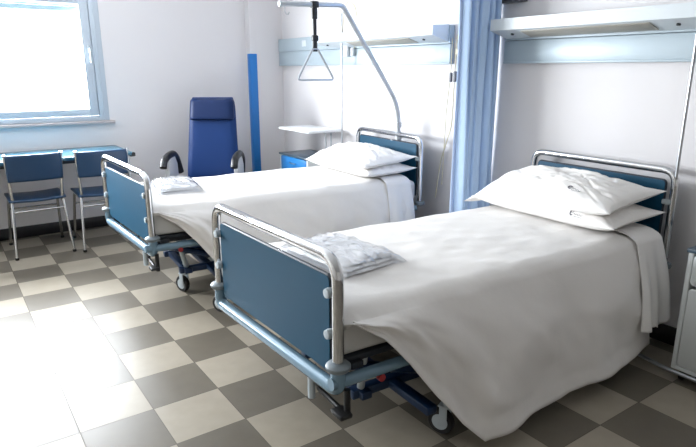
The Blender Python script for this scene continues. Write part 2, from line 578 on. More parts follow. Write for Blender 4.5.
def make_bed(label):
    bed = empty('hospital_bed')
    tag(bed, label, 'hospital bed', 'hospital beds in the ward')
    # foot end
    end_frame(bed, 0.0, -1, 0.47, 0.866, HW, 0.0185, 'foot_frame', 0.085)
    board(bed, 'footboard', 0.006, HW - 0.045, 0.455, 0.795)
    for y, s in ((-HW, 1), (HW, -1)):
        for z in (0.745, 0.600):
            k = MB()
            k.lathe([(0.006, -0.014), (0.016, -0.012), (0.018, 0.0), (0.016, 0.012), (0.006, 0.014)], (-0.012, y + 0.034 * s, z), (1, 0, 0), 16)
            k.box((-0.004, y + 0.020 * s, z), (0.018, 0.035, 0.022), 0.004)
            k.build('panel_clip', 'clip', bed)
    # bumper discs and blue bumper tube across the foot
    for y in (-HW, HW):
        d = MB().lathe([(0.020, -0.016), (0.037, -0.012), (0.043, -0.004), (0.043, 0.005), (0.037, 0.011), (0.022, 0.016)], (0, y, 0.492), (0, 0, 1), 28)
        d.build('bumper_disc', 'bumper', bed)
    t = MB()
    t.tube(rounded([(0, -HW, 0.478), (0, -HW, 0.402), (0, HW, 0.402), (0, HW, 0.478)], 0.055, 8), 0.026, 18)
    t.build('bumper_tube', 'bluepaint', bed)
    for y in (-HW, HW):
        t = MB()
        t.tube(rounded([(0.0, y, 0.435), (0.10, y, 0.432), (BL - 0.05, y * 0.97, 0.44)], 0.04), 0.022, 16)
        t.build('side_rail', 'bluepaint', bed)
    # slide rails under the footboard
    s = MB()
    s.box((0.035, 0, 0.452), (0.020, 0.80, 0.014), 0.004)
    s.build('shelf_rail', 'satin', bed)
    s = MB()
    s.tube([(0.050, -0.40, 0.470), (0.050, 0.42, 0.470)], 0.010, 10)
    s.box((0.045, 0.385, 0.475), (0.04, 0.05, 0.03), 0.006)
    s.box((0.045, -0.385, 0.475), (0.04, 0.05, 0.03), 0.006)
    s.build('shelf_slide', 'black', bed)
    # head end
    end_frame(bed, BL, 1, 0.45, 0.958, HW - 0.028, 0.017, 'head_frame', 0.075)
    board(bed, 'headboard', BL - 0.004, HW - 0.072, 0.52, 0.905)
    for y, s in ((-(HW - 0.028), 1), (HW - 0.028, -1)):
        MB().box((BL - 0.006, y + 0.022 * s, 0.80), (0.03, 0.05, 0.026), 0.005).build('panel_clip', 'clip', bed)
    for y in (-HW + 0.028, HW - 0.028):
        MB().lathe([(0.018, -0.014), (0.036, -0.012), (0.040, 0), (0.036, 0.012), (0.018, 0.014)], (BL, y, 0.47), (0, 0, 1), 24).build('bumper_disc', 'bumper', bed)
    # deck
    d = MB()
    d.box((BL / 2, 0, 0.482), (BL - 0.10, 0.86, 0.016), 0.004)
    for k_ in range(7):
        d.box((0.12 + k_ * 0.29, 0, 0.462), (0.05, 0.90, 0.026), 0.005)
    for y in (-0.36, 0.36):
        d.box((BL / 2, y, 0.448), (BL - 0.12, 0.04, 0.03), 0.005)
    d.build('deck', 'darkframe', bed)
    # lifting arms and base frame
    for y in (-0.30, 0.30):
        MB().tube([(0.10, y, 0.405), (0.52, y, 0.26), (0.95, y, 0.15)], 0.020, 12).build('lift_arm', 'bluepaint_dark', bed)
        MB().tube([(BL - 0.12, y, 0.42), (BL - 0.9, y, 0.16)], 0.020, 12).build('lift_arm', 'bluepaint_dark', bed)
    b = MB()
    for y in (-0.20, 0.20):
        b.box((BL / 2, y, 0.18), (BL - 0.50, 0.045, 0.04), 0.006)
    for x, wd in ((0.30, 0.5), (0.45, 0.94), (BL - 0.25, 0.70), (0.98, 0.5)):
        b.box((x, 0, 0.18), (0.05, wd, 0.035), 0.006)
    b.build('base_frame', 'bluepaint_dark', bed)
    make_castor(bed, 0.30, -0.14, deg(115))
    make_castor(bed, 0.62, 0.24, deg(160))
    make_castor(bed, BL - 0.25, -0.32, deg(200))
    make_castor(bed, BL - 0.25, 0.32, deg(150))
    # uprights between base and deck
    for y in (-0.20, 0.20):
        MB().tube([(0.30, y, 0.19), (0.22, y * 1.7, 0.44)], 0.016, 12).build('upright', 'clip', bed)
    k = MB()
    k.lathe([(0.004, -0.012), (0.014, -0.010), (0.014, 0.010), (0.004, 0.012)], (0.20, -0.475, 0.405), (0, 1, 0), 14)
    k.build('release_knob', 'red', bed)
    # foot pedal hanging under the bumper tube
    p = MB()
    p.tube([(0.05, -0.26, 0.40), (0.05, -0.30, 0.32), (0.05, -0.44, 0.315)], 0.010, 10)
    p.box((0.04, -0.47, 0.315), (0.05, 0.07, 0.018), 0.006)
    pd = p.build('pedal_bar', 'black', bed)
    MB().tube([(0.035, -0.27, 0.275), (0.035, -0.27, 0.365)], 0.014, 14).build('pedal_grip', 'clip', pd)
    MB().tube([(0.06, -0.475, 0.295), (0.06, -0.475, 0.40)], 0.012, 12).build('socket_tube', 'black', bed)
    return bed


bed1 = make_bed('blue and chrome hospital bed in the foreground, nearest the camera')
bed2 = copy_tree(bed1)
for o in bed1.children:      # the nearer bed has its first castor swung out to the side
    if o.name == 'castor':
        o.location = (0.28, -0.28, 0)
        break
bed2['label'] = 'blue and chrome hospital bed farther back, with the lifting pole at its head'
bw = MB()   # black wall roller beside the far foot corner of the nearer bed
bw.lathe([(0.026, -0.012), (0.040, -0.012), (0.044, -0.007), (0.044, 0.007), (0.040, 0.012), (0.026, 0.012)], (0.012, 0.598, 0.345), (1, 0.5, 0), 26)
bwo = bw.build('wall_roller', 'rubber', bed1)
bh = MB()
bh.lathe([(0.006, -0.02), (0.026, -0.013), (0.028, 0), (0.026, 0.013), (0.006, 0.016)], (0.012, 0.598, 0.345), (1, 0.5, 0), 20)
bh.tube([(0.012, 0.598, 0.345), (0.05, 0.57, 0.37), (0.04, HW, 0.43)], 0.008, 8)
bh.build('roller_hub', 'clip', bwo)
B1 = (Vector((0.668, -0.128, 0)), deg(-2.5))
B2 = (Vector((0.620, 1.730, 0)), deg(-4.2))
bed1.location, bed1.rotation_euler = B1[0], (0, 0, B1[1])
bed2.location, bed2.rotation_euler = B2[0], (0, 0, B2[1])


FOOT = ('foot_frame', 'footboard', 'shelf_rail', 'shelf_slide', 'bumper_tube')
for bd, a in ((bed1, 3.7), (bed2, 5.7)):      # the foot ends stand very slightly out of square
    for o in bd.children:
        n_ = o.name.split('.')[0]
        if n_ in FOOT or (n_ in ('panel_clip', 'bumper_disc') and o.data.vertices[0].co.x < 1.0):
            o.rotation_euler = (0, 0, deg(a))


def place(o, B, off=(0, 0, 0), rz=0.0):
    v = Matrix.Rotation(B[1], 3, 'Z') @ Vector(off)
    o.location = B[0] + v
    o.rotation_euler = (0, 0, B[1] + rz)
    return o


def nz(x, y, z, s=1.0):
    return noise.noise(Vector((x * s, y * s, z * s)))


# ------------------------------------------------------------------ mattress, bedspread, sheet (local bed coordinates)
def make_mattress(seed):
    m = MB()
    hx0, hx1, hy = 0.045, BL - 0.03, 0.435
    m.box(((hx0 + hx1) / 2, 0, 0.568), (hx1 - hx0, hy * 2, 0.150), 0.035, seg=4)
    bmesh.ops.subdivide_edges(m.bm, edges=[e for e in m.bm.edges if e.calc_length() > 0.3], cuts=18, use_grid_fill=True)
    for v in m.bm.verts:
        n = nz(v.co.x + seed, v.co.y, v.co.z, 7)
        if abs(v.co.y) > 0.4 or v.co.x < 0.09:
            v.co.y += 0.010 * n
            v.co.x += 0.010 * n
    return m


SP_TOP = 0.665


def make_spread(seed, hem_near, hem_far_z=0.07, x_end=1.90):
    """cloth sheet: v runs from the far hem over the top to the near hem, u from foot to head."""
    m = MB()
    hy = 0.462
    NU, NV = 110, 96
    # near side hem curve in local (x, y, z) against u
    H_ = hem_near

    def hem(u):
        t = u * (len(H_) - 1)
        i = min(int(t), len(H_) - 2)
        f = t - i
        f = f * f * (3 - 2 * f) * 0.35 + f * 0.65
        return Vector(H_[i]).lerp(Vector(H_[i + 1]), f)

    def fn(u, v):
        x0_ = 0.055
        xt = x0_ + (x_end - x0_) * u
        wr = 0.007 * nz(xt * 1.2 + seed, v * 2.2, 3.1, 5) + 0.004 * nz(xt * 1.1 + seed, v * 9, 1.7, 7)
        if v <= 0.22:                                   # far drape
            d = 1 - v / 0.22
            xx = x0_ + 0.45 * d * (1 - u) + (x_end - x0_) * u * 1.0
            bulge = 0.05 * d + 0.014 * d * math.sin(xx * 11 + seed)
            z = SP_TOP - 0.02 - (SP_TOP - 0.02 - hem_far_z) * d ** 1.1
            return (xx, hy + bulge, z)
        if v <= 0.60:                                   # the top
            s = (v - 0.22) / 0.38
            y = hy - 2 * hy * s
            e = abs(2 * s - 1)
            z = SP_TOP + 0.012 * (1 - e ** 2) - 0.032 * max(0, (e - 0.86) / 0.14) ** 2
            foot = max(0.0, 1 - u / 0.05)
            z -= 0.012 * foot ** 2
            return (xt, y, z + wr)
        d = (v - 0.60) / 0.40                           # near drape
        h = hem(u)
        top = Vector((xt, -hy, SP_TOP - 0.032))
        # outward then straight down
        k = d
        p = top.lerp(h, k)
        # belly: cloth leaves the edge over the bumper rail
        p.y -= 0.035 * math.sin(math.pi * min(1, k * 1.15)) * (0.5 + 0.5 * min(1, u * 6))
        p.z += 0.015 * math.sin(math.pi * k)
        fold = math.sin(p.x * 9 + 1.5 * k + seed) * 0.007 + math.sin(p.x * 21 - 2 * k + seed * 2) * 0.004 + 0.020 * nz(p.x + seed, k * 0.7 - p.x * 0.4, 0, 4) + 0.006 * nz(p.x * 2 + seed, k * 1.5 - p.x, 2, 5)
        diag = math.exp(-((u * 1.0 - 0.14 - 0.30 * k) / 0.045) ** 2) * 0.012 + math.exp(-((u - 0.05 - 0.22 * k) / 0.025) ** 2) * 0.010
        p.y -= (fold + diag) * min(1.0, k * 2.2)
        return p
    m.grid(fn, NU, NV)
    return m


def W2L(B, pts):
    R = Matrix.Rotation(-B[1], 3, 'Z')
    return [tuple(R @ (Vector(p) - B[0])) for p in pts]


hem1 = W2L(B1, [(0.735, -0.600, 0.635), (0.83, -0.645, 0.570), (0.93, -0.675, 0.455), (1.04, -0.700, 0.300), (1.15, -0.735, 0.165), (1.235, -0.775, 0.075),
                (1.38, -0.775, 0.078), (1.53, -0.765, 0.085), (1.72, -0.765, 0.088), (1.90, -0.765, 0.090), (2.05, -0.765, 0.092), (2.20, -0.765, 0.100), (2.36, -0.755, 0.105), (2.50, -0.73, 0.10)])
hem2 = [(x, y, max(z, 0.0)) for x, y, z in hem1]

mt1 = make_mattress(1.0).build('mattress', 'mattress')
tag(mt1, 'white covered mattress under the bedspread of the nearer bed', 'mattress')
place(mt1, B1)
mt2 = make_mattress(4.0).build('mattress', 'mattress')
tag(mt2, 'white covered mattress under the bedspread of the farther bed', 'mattress')
place(mt2, B2)
sp1 = make_spread(0.0, hem1).build('bedspread', 'linen', solid=0.004)
tag(sp1, 'white bedspread draped over the nearer bed, almost to the floor', 'bedspread', 'bedspreads')
place(sp1, B1)
sp2 = make_spread(3.7, hem2).build('bedspread', 'linen', solid=0.004)
tag(sp2, 'white bedspread draped over the farther bed by the armchair', 'bedspread', 'bedspreads')
place(sp2, B2)


def make_head_sheet(seed):
    """turned-over sheet end that hangs out beside the pillow"""
    m = MB()
    x0_, x1_ = 1.69, 1.90
    hy = 0.472

    def fn(u, v):
        x = x0_ + (x1_ - x0_) * u
        if v < 0.45:
            s = v / 0.45
            return (x, 0.40 - (0.40 + hy) * s, SP_TOP + 0.022 - 0.030 * max(0, (s - 0.88) / 0.12) ** 2 + 0.004 * nz(x, s * 3 + seed, 0, 6))
        d = (v - 0.45) / 0.55
        zb = 0.24 + 0.06 * (1 - u) * 0 + 0.02 * math.sin(u * 7)
        if u < 0.45:
            zb = 0.235
        z = SP_TOP - 0.01 - (SP_TOP - 0.01 - zb) * d
        y = -hy - 0.045 * math.sin(math.pi * min(1, d * 1.3) * 0.5) - 0.045 * d - 0.014 * math.sin(u * 15 + seed) * d - 0.035 * d * math.exp(-((u - 0.22) / 0.13) ** 2)
        return (x - 0.10 * d * (1 - u) * 0.4 + 0.01 * d, y, z)
    m.grid(fn, 40, 60)
    return m


hs1 = make_head_sheet(0.3).build('bed_sheet', 'sheet', solid=0.004)
tag(hs1, 'loose white sheet end hanging beside the pillows of the nearer bed', 'sheet')
place(hs1, B1)
hs2 = make_head_sheet(2.1).build('bed_sheet', 'sheet', solid=0.004)
tag(hs2, 'white sheet end hanging beside the pillows of the farther bed', 'sheet')
place(hs2, B2)


# ------------------------------------------------------------------ pillows
def pillow_z(u, v, hgt, seed, flat):
    e = max(0.0, (1 - abs(u) ** 2.6)) ** 0.55 * max(0.0, (1 - abs(v) ** 2.6)) ** 0.55
    w_ = 0.020 * nz(u * 1.5 + seed, v * 2 + seed, 0.5, 2.2) + 0.008 * nz(u * 3 + seed, v * 3, 2.5, 3.0)
    # creases: sharp ridges that fan in from the ends and the front seam
    cr = abs(nz(u * 1.4 - v * 1.0 + seed, v * 0.6 + u * 0.4, seed, 2.0))
    w_ -= 0.016 * max(0.0, 1 - cr / 0.16) * (0.35 + 0.65 * abs(u))
    cr = abs(nz(u * 0.9 + v * 1.6, u * 1.3 - seed, seed + 4, 1.7))
    w_ -= 0.012 * max(0.0, 1 - cr / 0.15)
    return hgt * e * (1 if not flat else 0.9) + w_ * e


def make_pillow(L_, W_, hgt, seed, tip=0.05, droop=0.0):
    """lies on z=0; long side along y"""
    m = MB()
    N, K = 110, 72

    def xy(u, v):
        # pinched sides, pointed corners
        y = u * L_ / 2 * (1 - 0.05 * (1 - v * v)) + math.copysign(tip * 0.5 * abs(u * v) ** 6, u)
        x = v * W_ / 2 * (1 - 0.09 * (1 - u * u)) + math.copysign(tip * 0.3 * abs(u * v) ** 6, v)
        return x, y

    def sag(u, v):
        return -droop * max(0.0, u) ** 3 * (1 - 0.45 * v)

    def top(i, j):
        u, v = -1 + 2 * i, -1 + 2 * j
        x, y = xy(u, v)
        return (x, y, sag(u, v) + hgt * 0.38 + 0.64 * pillow_z(u, v, hgt, seed, False) + 0.012 * (abs(u * v) ** 5))

    def bot(i, j):
        u, v = -1 + 2 * i, -1 + 2 * j
        x, y = xy(u, v)
        return (x, y, sag(u, v) + hgt * 0.38 - 0.38 * hgt * max(0.0, (1 - abs(u) ** 4)) ** 0.5 * max(0.0, (1 - abs(v) ** 4)) ** 0.5 + 0.012 * (abs(u * v) ** 5))
    m.grid(top, N, K)
    m.grid(bot, N, K)
    bmesh.ops.remove_doubles(m.bm, verts=m.bm.verts, dist=0.0008)
    return m, top


def put_pillow(B, off, rz, L_, W_, hgt, seed, label, grp, tilt=(0, 0), logo=True, droop=0.0):
    m, top = make_pillow(L_, W_, hgt, seed, droop=droop)
    o = m.build('pillow', 'pillow')
    tag(o, label, 'pillow', grp)
    place(o, B, off, rz)
    o.rotation_euler = (tilt[0], tilt[1], B[1] + rz)
    if logo:
        def at(a, b):     # a along -y (reading direction), b up the pillow
            i = logo[0] - a
            j = logo[1] + b
            p = Vector(top(i, j))
            p.z += 0.0015
            return p
        k = MB()
        pts = [at(0.011 * math.cos(t_), 0.025 * math.sin(t_)) for t_ in [deg(40 + 10 * q) for q in range(28)]]
        k.tube(pts, 0.0026, 6)
        k.tube([at(-0.007 + 0.016 * q / 10, 0.001) for q in range(11)], 0.0009, 6)
        k.tube([at(0.012 + 0.060 * q / 16, -0.008 + 0.006 * math.sin(q * 1.3)) for q in range(17)], 0.0008, 6)
        k.tube([at(0.016 + 0.055 * q / 16, -0.028) for q in range(17)], 0.0010, 6)
        lo = k.build('printed_logo', 'ink', o)
        lo['label'] = 'small grey printed logo on the pillowcase'
    return o


G1 = None
ZP = SP_TOP + 0.026
put_pillow(B1, (1.735, 0.0, ZP - 0.004), deg(1), 0.86, 0.42, 0.130, 1.2, 'white pillow, lower one of the pair on the nearer bed', 'pillows', tilt=(0, deg(-3)), logo=(0.27, 0.045))
put_pillow(B1, (1.745, 0.045, ZP + 0.076), deg(0), 0.91, 0.44, 0.150, 5.2, 'white pillow, upper one of the pair on the nearer bed', 'pillows', tilt=(deg(0), deg(-7)), logo=(0.28, 0.16), droop=0.085)
put_pillow(B2, (1.745, -0.01, ZP - 0.010), deg(2), 0.86, 0.42, 0.115, 8.2, 'white pillow, lower one of the pair on the farther bed', 'pillows', tilt=(0, deg(-2)), logo=None)
put_pillow(B2, (1.750, 0.02, ZP + 0.056), deg(0), 0.90, 0.44, 0.130, 9.9, 'white pillow, upper one of the pair on the farther bed', 'pillows', tilt=(deg(0), deg(-5)), logo=None, droop=0.05)


# ------------------------------------------------------------------ folded linen in clear film on the foot of each bed
def folded_pack(B, off, rz, sx, sy, label, seed):
    r = empty('folded_linen')
    tag(r, label, 'folded linen', 'folded linen packs on the beds')
    place(r, B, off, rz)
    m = MB()
    for k in range(3):
        a = 1 - 0.06 * k
        z = 0.002 + 0.0135 * k

        def top(i, j, a=a, z=z, k=k):
            u, v = -1 + 2 * i, -1 + 2 * j
            e = max(0, (1 - abs(u) ** 6)) ** 0.5 * max(0, (1 - abs(v) ** 6)) ** 0.5
            return (u * sx / 2 * a + 0.006 * nz(v + seed, k, 1, 2), v * sy / 2 * a + 0.006 * nz(u, k + seed, 1, 2),
                    z + 0.013 * e + 0.008 * e * nz(u + seed, v + k, 0, 2.3))

        def bot(i, j, a=a, z=z, k=k):
            u, v = -1 + 2 * i, -1 + 2 * j
            return (u * sx / 2 * a + 0.006 * nz(v + seed, k, 1, 2), v * sy / 2 * a + 0.006 * nz(u, k + seed, 1, 2), z)
        m.grid(top, 26, 26)
        m.grid(bot, 26, 26)
    m.build('cloth', 'folded', r)
    f = MB()

    def fl(i, j):
        u, v = -1 + 2 * i, -1 + 2 * j
        e = max(0, (1 - abs(u) ** 4)) ** 0.5 * max(0, (1 - abs(v) ** 4)) ** 0.5
        c = abs(nz(u * 1.3 + seed, v * 1.3, 4, 2.6)) * 0.020 + abs(nz(u * 3 + seed, v * 3, 8, 2.0)) * 0.007
        return (u * sx / 2 * 1.10, v * sy / 2 * 1.10, 0.003 + 0.046 * e + c * e)
    f.grid(fl, 60, 60)
    f.build('plastic_wrap', 'film', r)
    return r


folded_pack(B1, (0.355, 0.05, SP_TOP + 0.012), deg(8), 0.30, 0.44, 'folded white linen in clear film on the nearer bed, behind its footboard', 1.0)
folded_pack(B2, (0.335, 0.06, SP_TOP + 0.012), deg(-6), 0.26, 0.42, 'folded white linen pack on the farther bed, behind its footboard', 6.0)

# ------------------------------------------------------------------ lifting pole with triangular handle (farther bed)
tp = empty('lifting_pole', (2.645, 1.42, 0.62))
tag(tp, 'grey bed lifting pole arching over the farther bed with triangular handle', 'lifting pole')


def wp(name, m, mb, parent, root=None, smooth=True):
    o = mb.build(name, m, parent, smooth)
    o.location = -Vector((root or parent).location)
    return o


PB, PK, PT = Vector((2.635, 1.45, 0)), Vector((2.110, 1.45, 1.872)), Vector((1.64, 1.475, 1.856))
m = MB()
m.tube(rounded([(PB.x, PB.y, 0.62), (PB.x, PB.y, 1.17), PK, PT], [0.13, 0.03], 8), 0.0165, 16)
pole = wp('pole', 'satin', m, tp)
m = MB()
dirT = (PT - PK).normalized()
m.tube([PT + dirT * -0.004, PT + dirT * 0.012], 0.019, 16)
o = m.build('end_cap', 'clip', pole)
m = MB()
m.tube([PT + Vector((0.03, 0, -0.014)), PT + Vector((0.03, 0, -0.045)), PT + Vector((0.040, 0.0, -0.062)), PT + Vector((0.055, 0, -0.062)), PT + Vector((0.062, 0, -0.048))], 0.003, 8)
m.build('hook', 'satin', pole)
m = MB()
m.lathe([(0.02, -0.03), (0.026, -0.028), (0.026, 0.028), (0.02, 0.03)], (PB.x, PB.y, 0.945), (0, 0, 1), 18)
m.box((PB.x, PB.y - 0.035, 0.945), (0.03, 0.05, 0.022), 0.005)
m.box((PB.x, PB.y, 0.90), (0.035, 0.16, 0.022), 0.005)
wp('clamp', 'satin', m, tp)
wp('clamp', 'satin', MB().lathe([(0.02, -0.02), (0.026, -0.018), (0.026, 0.018), (0.02, 0.02)], (PB.x, PB.y, 1.03), (0, 0, 1), 18), tp)
hs = PT.lerp(PK, 0.53)
m = MB()
m.box((hs.x, hs.y, hs.z), (0.050, 0.042, 0.042), 0.006)
m.box((hs.x, hs.y, hs.z - 0.055), (0.040, 0.016, 0.075), 0.006)
m.box((hs.x, hs.y, hs.z - 0.16), (0.026, 0.010, 0.16), 0.003)
m.box((hs.x + 0.002, hs.y, hs.z - 0.215), (0.046, 0.022, 0.040), 0.006)
m.box((hs.x, hs.y, hs.z - 0.265), (0.034, 0.012, 0.075), 0.003)
wp('strap', 'black', m, tp)
m = MB()
zt = hs.z - 0.285
m.tube(rounded([(hs.x, hs.y, zt), (hs.x + 0.02, hs.y, zt), (hs.x + 0.155, hs.y, zt - 0.205), (hs.x - 0.145, hs.y, zt - 0.205), (hs.x - 0.02, hs.y, zt), (hs.x, hs.y, zt)], 0.03, 6), 0.0075, 10)
hdl = wp('handle', 'satin', m, tp)

# drip rods standing in the bed corner sockets
for (x, y, za, zb, lab) in ((2.655, 2.255, 0.45, 1.905, 'thin steel drip rod behind the farther bed, next to the bedside cabinet'),
                            (2.66, -0.657, 0.44, 2.02, 'thin steel drip rod at the near corner of the nearer bed')):
    r = empty('drip_rod', (x, y, za))
    tag(r, lab, 'drip rod', 'drip rods at the bed heads')
    m = MB()
    m.tube([(0, 0, 0), (0, 0, zb - za)], 0.0075, 12)
    m.build('rod', 'satin', r)
    m = MB()
    m.tube(rounded([(0, 0, zb - za - 0.004), (0.0, 0.05, zb - za + 0.012), (0, 0.06, zb - za + 0.03)], 0.01), 0.003, 8)
    m.tube(rounded([(0, 0, zb - za - 0.004), (0.0, -0.05, zb - za + 0.012), (0, -0.06, zb - za + 0.03)], 0.01), 0.003, 8)
    m.build('hook', 'satin', r)
    m = MB()
    m.lathe([(0.010, 0), (0.016, 0.004), (0.016, 0.07), (0.010, 0.075)], (0, 0, 0), (0, 0, 1), 16)
    m.box((0, 0.03 if y < 0 else -0.05, 0.035), (0.02, 0.06 if y < 0 else 0.11, 0.02), 0.003)
    m.build('rod_socket', 'black', r)

# ------------------------------------------------------------------ curtain
cu = empty('privacy_curtain', (2.55, 0.61, H))
tag(cu, 'light blue privacy curtain gathered against the wall between the beds', 'curtain')
CX0, CX1 = 2.40, 2.785
m = MB()


def cf(u, v):
    z = 0.22 + (H - 0.02 - 0.22) * v
    sp = 1 - 0.04 * v
    x = CX0 + (CX1 - CX0) * u * sp + 0.012 * v + 0.006 * math.sin(v * 5 + u * 9)
    ph = u * 2 * math.pi * 5.3
    amp = 0.030 + 0.010 * math.sin(u * 13)
    y = 0.612 + amp * math.sin(ph + 0.5 * math.sin(v * 3)) + 0.010 * math.sin(ph * 2.3 + 1) + 0.006 * math.sin(v * 9 + u * 20)
    return (x + 0.012 * math.cos(ph), y, z)


m.grid(cf, 190, 40)
wp('cloth', 'curtain', m, cu).modifiers.new('thickness', 'SOLIDIFY').thickness = 0.002
m = MB()
m.grid(lambda u, v: tuple(Vector(cf(0.0, v)) + Vector((-0.016 + 0.028 * u, -0.006 - 0.008 * math.sin(u * 3), 0))), 5, 40)
wp('side_hem', 'hemcloth', m, cu).modifiers.new('thickness', 'SOLIDIFY').thickness = 0.003
m = MB()
m.box(((CX0 + CX1) / 2, 0.612, H - 0.012), (CX1 - CX0 + 0.1, 0.03, 0.024), 0.004)
wp('curtain_track', 'clip', m, cu)

# ------------------------------------------------------------------ cords on the wall
def cord(name, pts, r, label, extra=None, m='cord', cat='cord'):
    root = empty(name, pts[0])
    tag(root, label, cat)
    k = MB()
    k.tube(rounded(pts, 0.06, 6), r, 8)
    wp('wire', m, k, root)
    if extra:
        for n, mm, kb in extra:
            wp(n, mm, kb, root)
    return root


e1 = MB()
e1.box((2.765, 0.995, 1.395), (0.020, 0.022, 0.075), 0.005)
e1.box((2.765, 1.035, 1.390), (0.020, 0.018, 0.065), 0.005)
e2 = MB()
e2.lathe([(0.004, -0.008), (0.022, -0.008), (0.025, 0), (0.022, 0.008), (0.004, 0.008)], (2.775, 0.985, 1.565), (1, 0, 0), 18)
e2b = MB().lathe([(0.004, -0.008), (0.018, -0.008), (0.020, 0), (0.018, 0.008), (0.004, 0.008)], (2.775, 0.980, 1.665), (1, 0, 0), 18)
cord('call_cord', [(2.775, 1.00, 1.66), (2.765, 1.00, 1.40), (2.770, 1.01, 1.05), (2.760, 1.10, 0.78), (2.74, 1.12, 0.50)], 0.0042,
     'cream call cord with grey plugs hanging on wall beside the blue curtain', [('plug', 'darkgrey', e1), ('wall_button', 'cord', e2), ('wall_button', 'cord', e2b)])
cord('hanging_cord', [(2.770, 1.04, 1.66), (2.765, 1.04, 1.40), (2.768, 1.07, 1.15), (2.768, 1.085, 0.60)], 0.0032, 'thin cream cord hanging left of the call cord')
e3 = MB()
e3.box((2.735, 2.30, 1.60), (0.030, 0.060, 0.095), 0.010)
e3.box((2.735, 2.21, 1.59), (0.026, 0.036, 0.070), 0.008)
cord('hand_control', [(2.74, 2.33, 1.60), (2.735, 2.36, 1.74), (2.735, 2.33, 1.95), (2.735, 2.27, 2.02), (2.735, 2.16, 1.96), (2.74, 2.14, 1.78), (2.74, 2.19, 1.62)], 0.0042,
     'cream hand control hooked on the farther wall unit by its looped cord', [('handset', 'tray', e3)], cat='hand control')


# ------------------------------------------------------------------ bedside cabinets
def cabinet(y0, y1, label, tray):
    xf, xb, zt = 2.42, 2.765, 0.66
    ym = (y0 + y1) / 2
    r = empty('bedside_cabinet', ((xf + xb) / 2, ym, 0))
    tag(r, label, 'bedside cabinet', 'bedside cabinets')
    c = MB()
    c.box(((xf + xb) / 2, y0 + 0.011, 0.35), (xb - xf, 0.022, 0.58), 0.003)
    c.box(((xf + xb) / 2, y1 - 0.011, 0.35), (xb - xf, 0.022, 0.58), 0.003)
    c.box(((xf + xb) / 2, ym, 0.07), (xb - xf, y1 - y0 - 0.04, 0.02), 0.003)
    c.box((xb - 0.01, ym, 0.35), (0.016, y1 - y0 - 0.04, 0.56), 0.003)
    wp('body', 'cabinet', c, r)
    blue = tray
    zs = ((0.49, 0.635, 'drawer'), (0.085, 0.475, 'door'))
    for a, b, n in zs:
        d = MB().slab(rrect(y0 + 0.026, y1 - 0.026, a, b, 0.018), xf - 0.002, xf + 0.016, 'YZ', 0.002)
        dd = wp(n, 'cab_blue' if blue else 'cabinet', d, r)
        h = MB()
        h.tube(rounded([(xf, ym - 0.05, (a + b) / 2 + 0.02), (xf - 0.022, ym - 0.05, (a + b) / 2 + 0.02), (xf - 0.022, ym + 0.05, (a + b) / 2 + 0.02), (xf, ym + 0.05, (a + b) / 2 + 0.02)], 0.01), 0.004, 8)
        h.build('handle', 'satin', dd)
    wp('cabinet_top', 'cab_top', MB().box(((xf + xb) / 2, ym, zt - 0.009), (xb - xf + 0.02, y1 - y0 + 0.012, 0.018), 0.004), r)
    for px in (xf + 0.04, xb - 0.04):
        for py in (y0 + 0.04, y1 - 0.04):
            k = MB()
            k.lathe([(0.010, -0.009), (0.024, -0.008), (0.025, 0), (0.024, 0.008), (0.010, 0.009)], (px, py, 0.0255), (0, 1, 0), 18)
            k.tube([(px, py, 0.026), (px, py, 0.066)], 0.006, 8)
            wp('castor', 'black', k, r)
    if tray:
        t = MB()
        t.box((2.575, (2.40 + 2.96) / 2, 0.900), (0.36, 0.56, 0.022), 0.008)
        wp('tray', 'tray', t, r)
        t = MB()
        t.tube([(2.64, 2.50, 0.66), (2.64, 2.50, 0.889)], 0.008, 10)
        t.tube([(2.70, 2.50, 0.66), (2.70, 2.50, 0.889)], 0.008, 10)
        t.box((2.67, 2.50, 0.882), (0.12, 0.05, 0.014), 0.003)
        wp('tray_support', 'satin', t, r)
    else:
        t = MB()
        t.tube(rounded([(2.45, y1 + 0.17, 0.045), (2.42, y1 + 0.02, 0.045), (2.42, y0 - 0.02, 0.045)], 0.03), 0.010, 10)
        t.tube([(2.42, y1 - 0.1, 0.045), (2.47, y1 - 0.1, 0.075)], 0.008, 8)
        wp('foot_bar', 'satin', t, r)
    return r


cabinet(2.47, 2.99, 'blue fronted bedside cabinet with raised white tray beyond the farther bed', True)
cabinet(-1.40, -0.872, 'white bedside cabinet with dark top at right of the nearer bed', False)

# ------------------------------------------------------------------ long table under the window
tb = empty('window_table', (0.0, 3.33, 0))
tag(tb, 'long light blue laminate table standing under the window', 'table')
TX0, TX1, TY0, TY1 = -1.35, 1.035, 3.03, 3.655
m = MB().slab(rrect(TX0, TX1, TY0, TY1, 0.03), 0.738, 0.762, 'XY', 0.003)
wp('tabletop', 'table', m, tb)
m = MB()
for y in (TY0 + 0.07, TY1 - 0.06):
    m.box(((TX0 + TX1) / 2, y, 0.722), (TX1 - TX0 - 0.1, 0.025, 0.035), 0.003)
for x in (TX0 + 0.06, TX1 - 0.06):
    m.box((x, (TY0 + TY1) / 2, 0.722), (0.025, TY1 - TY0 - 0.12, 0.035), 0.003)
wp('apron', 'black', m, tb)
for x in (TX0 + 0.05, TX1 - 0.04):
    for y in (TY0 + 0.05, TY1 - 0.06):
        m = MB()
        m.tube([(x, y, 0.735), (x + (0.02 if x > 0 else -0.02), y, 0.012)], 0.014, 12)
        lg = wp('leg', 'satin', m, tb)
        m = MB().lathe([(0.016, 0), (0.018, 0.004), (0.018, 0.02), (0.015, 0.022)], (x + (0.02 if x > 0 else -0.02), y, 0), (0, 0, 1), 14)
        m.build('leg_cap', 'black', lg)
m = MB().box((TX1 - 0.005, TY0 + 0.03, 0.744), (0.05, 0.05, 0.036), 0.01)
wp('corner_cap', 'black', m, tb)


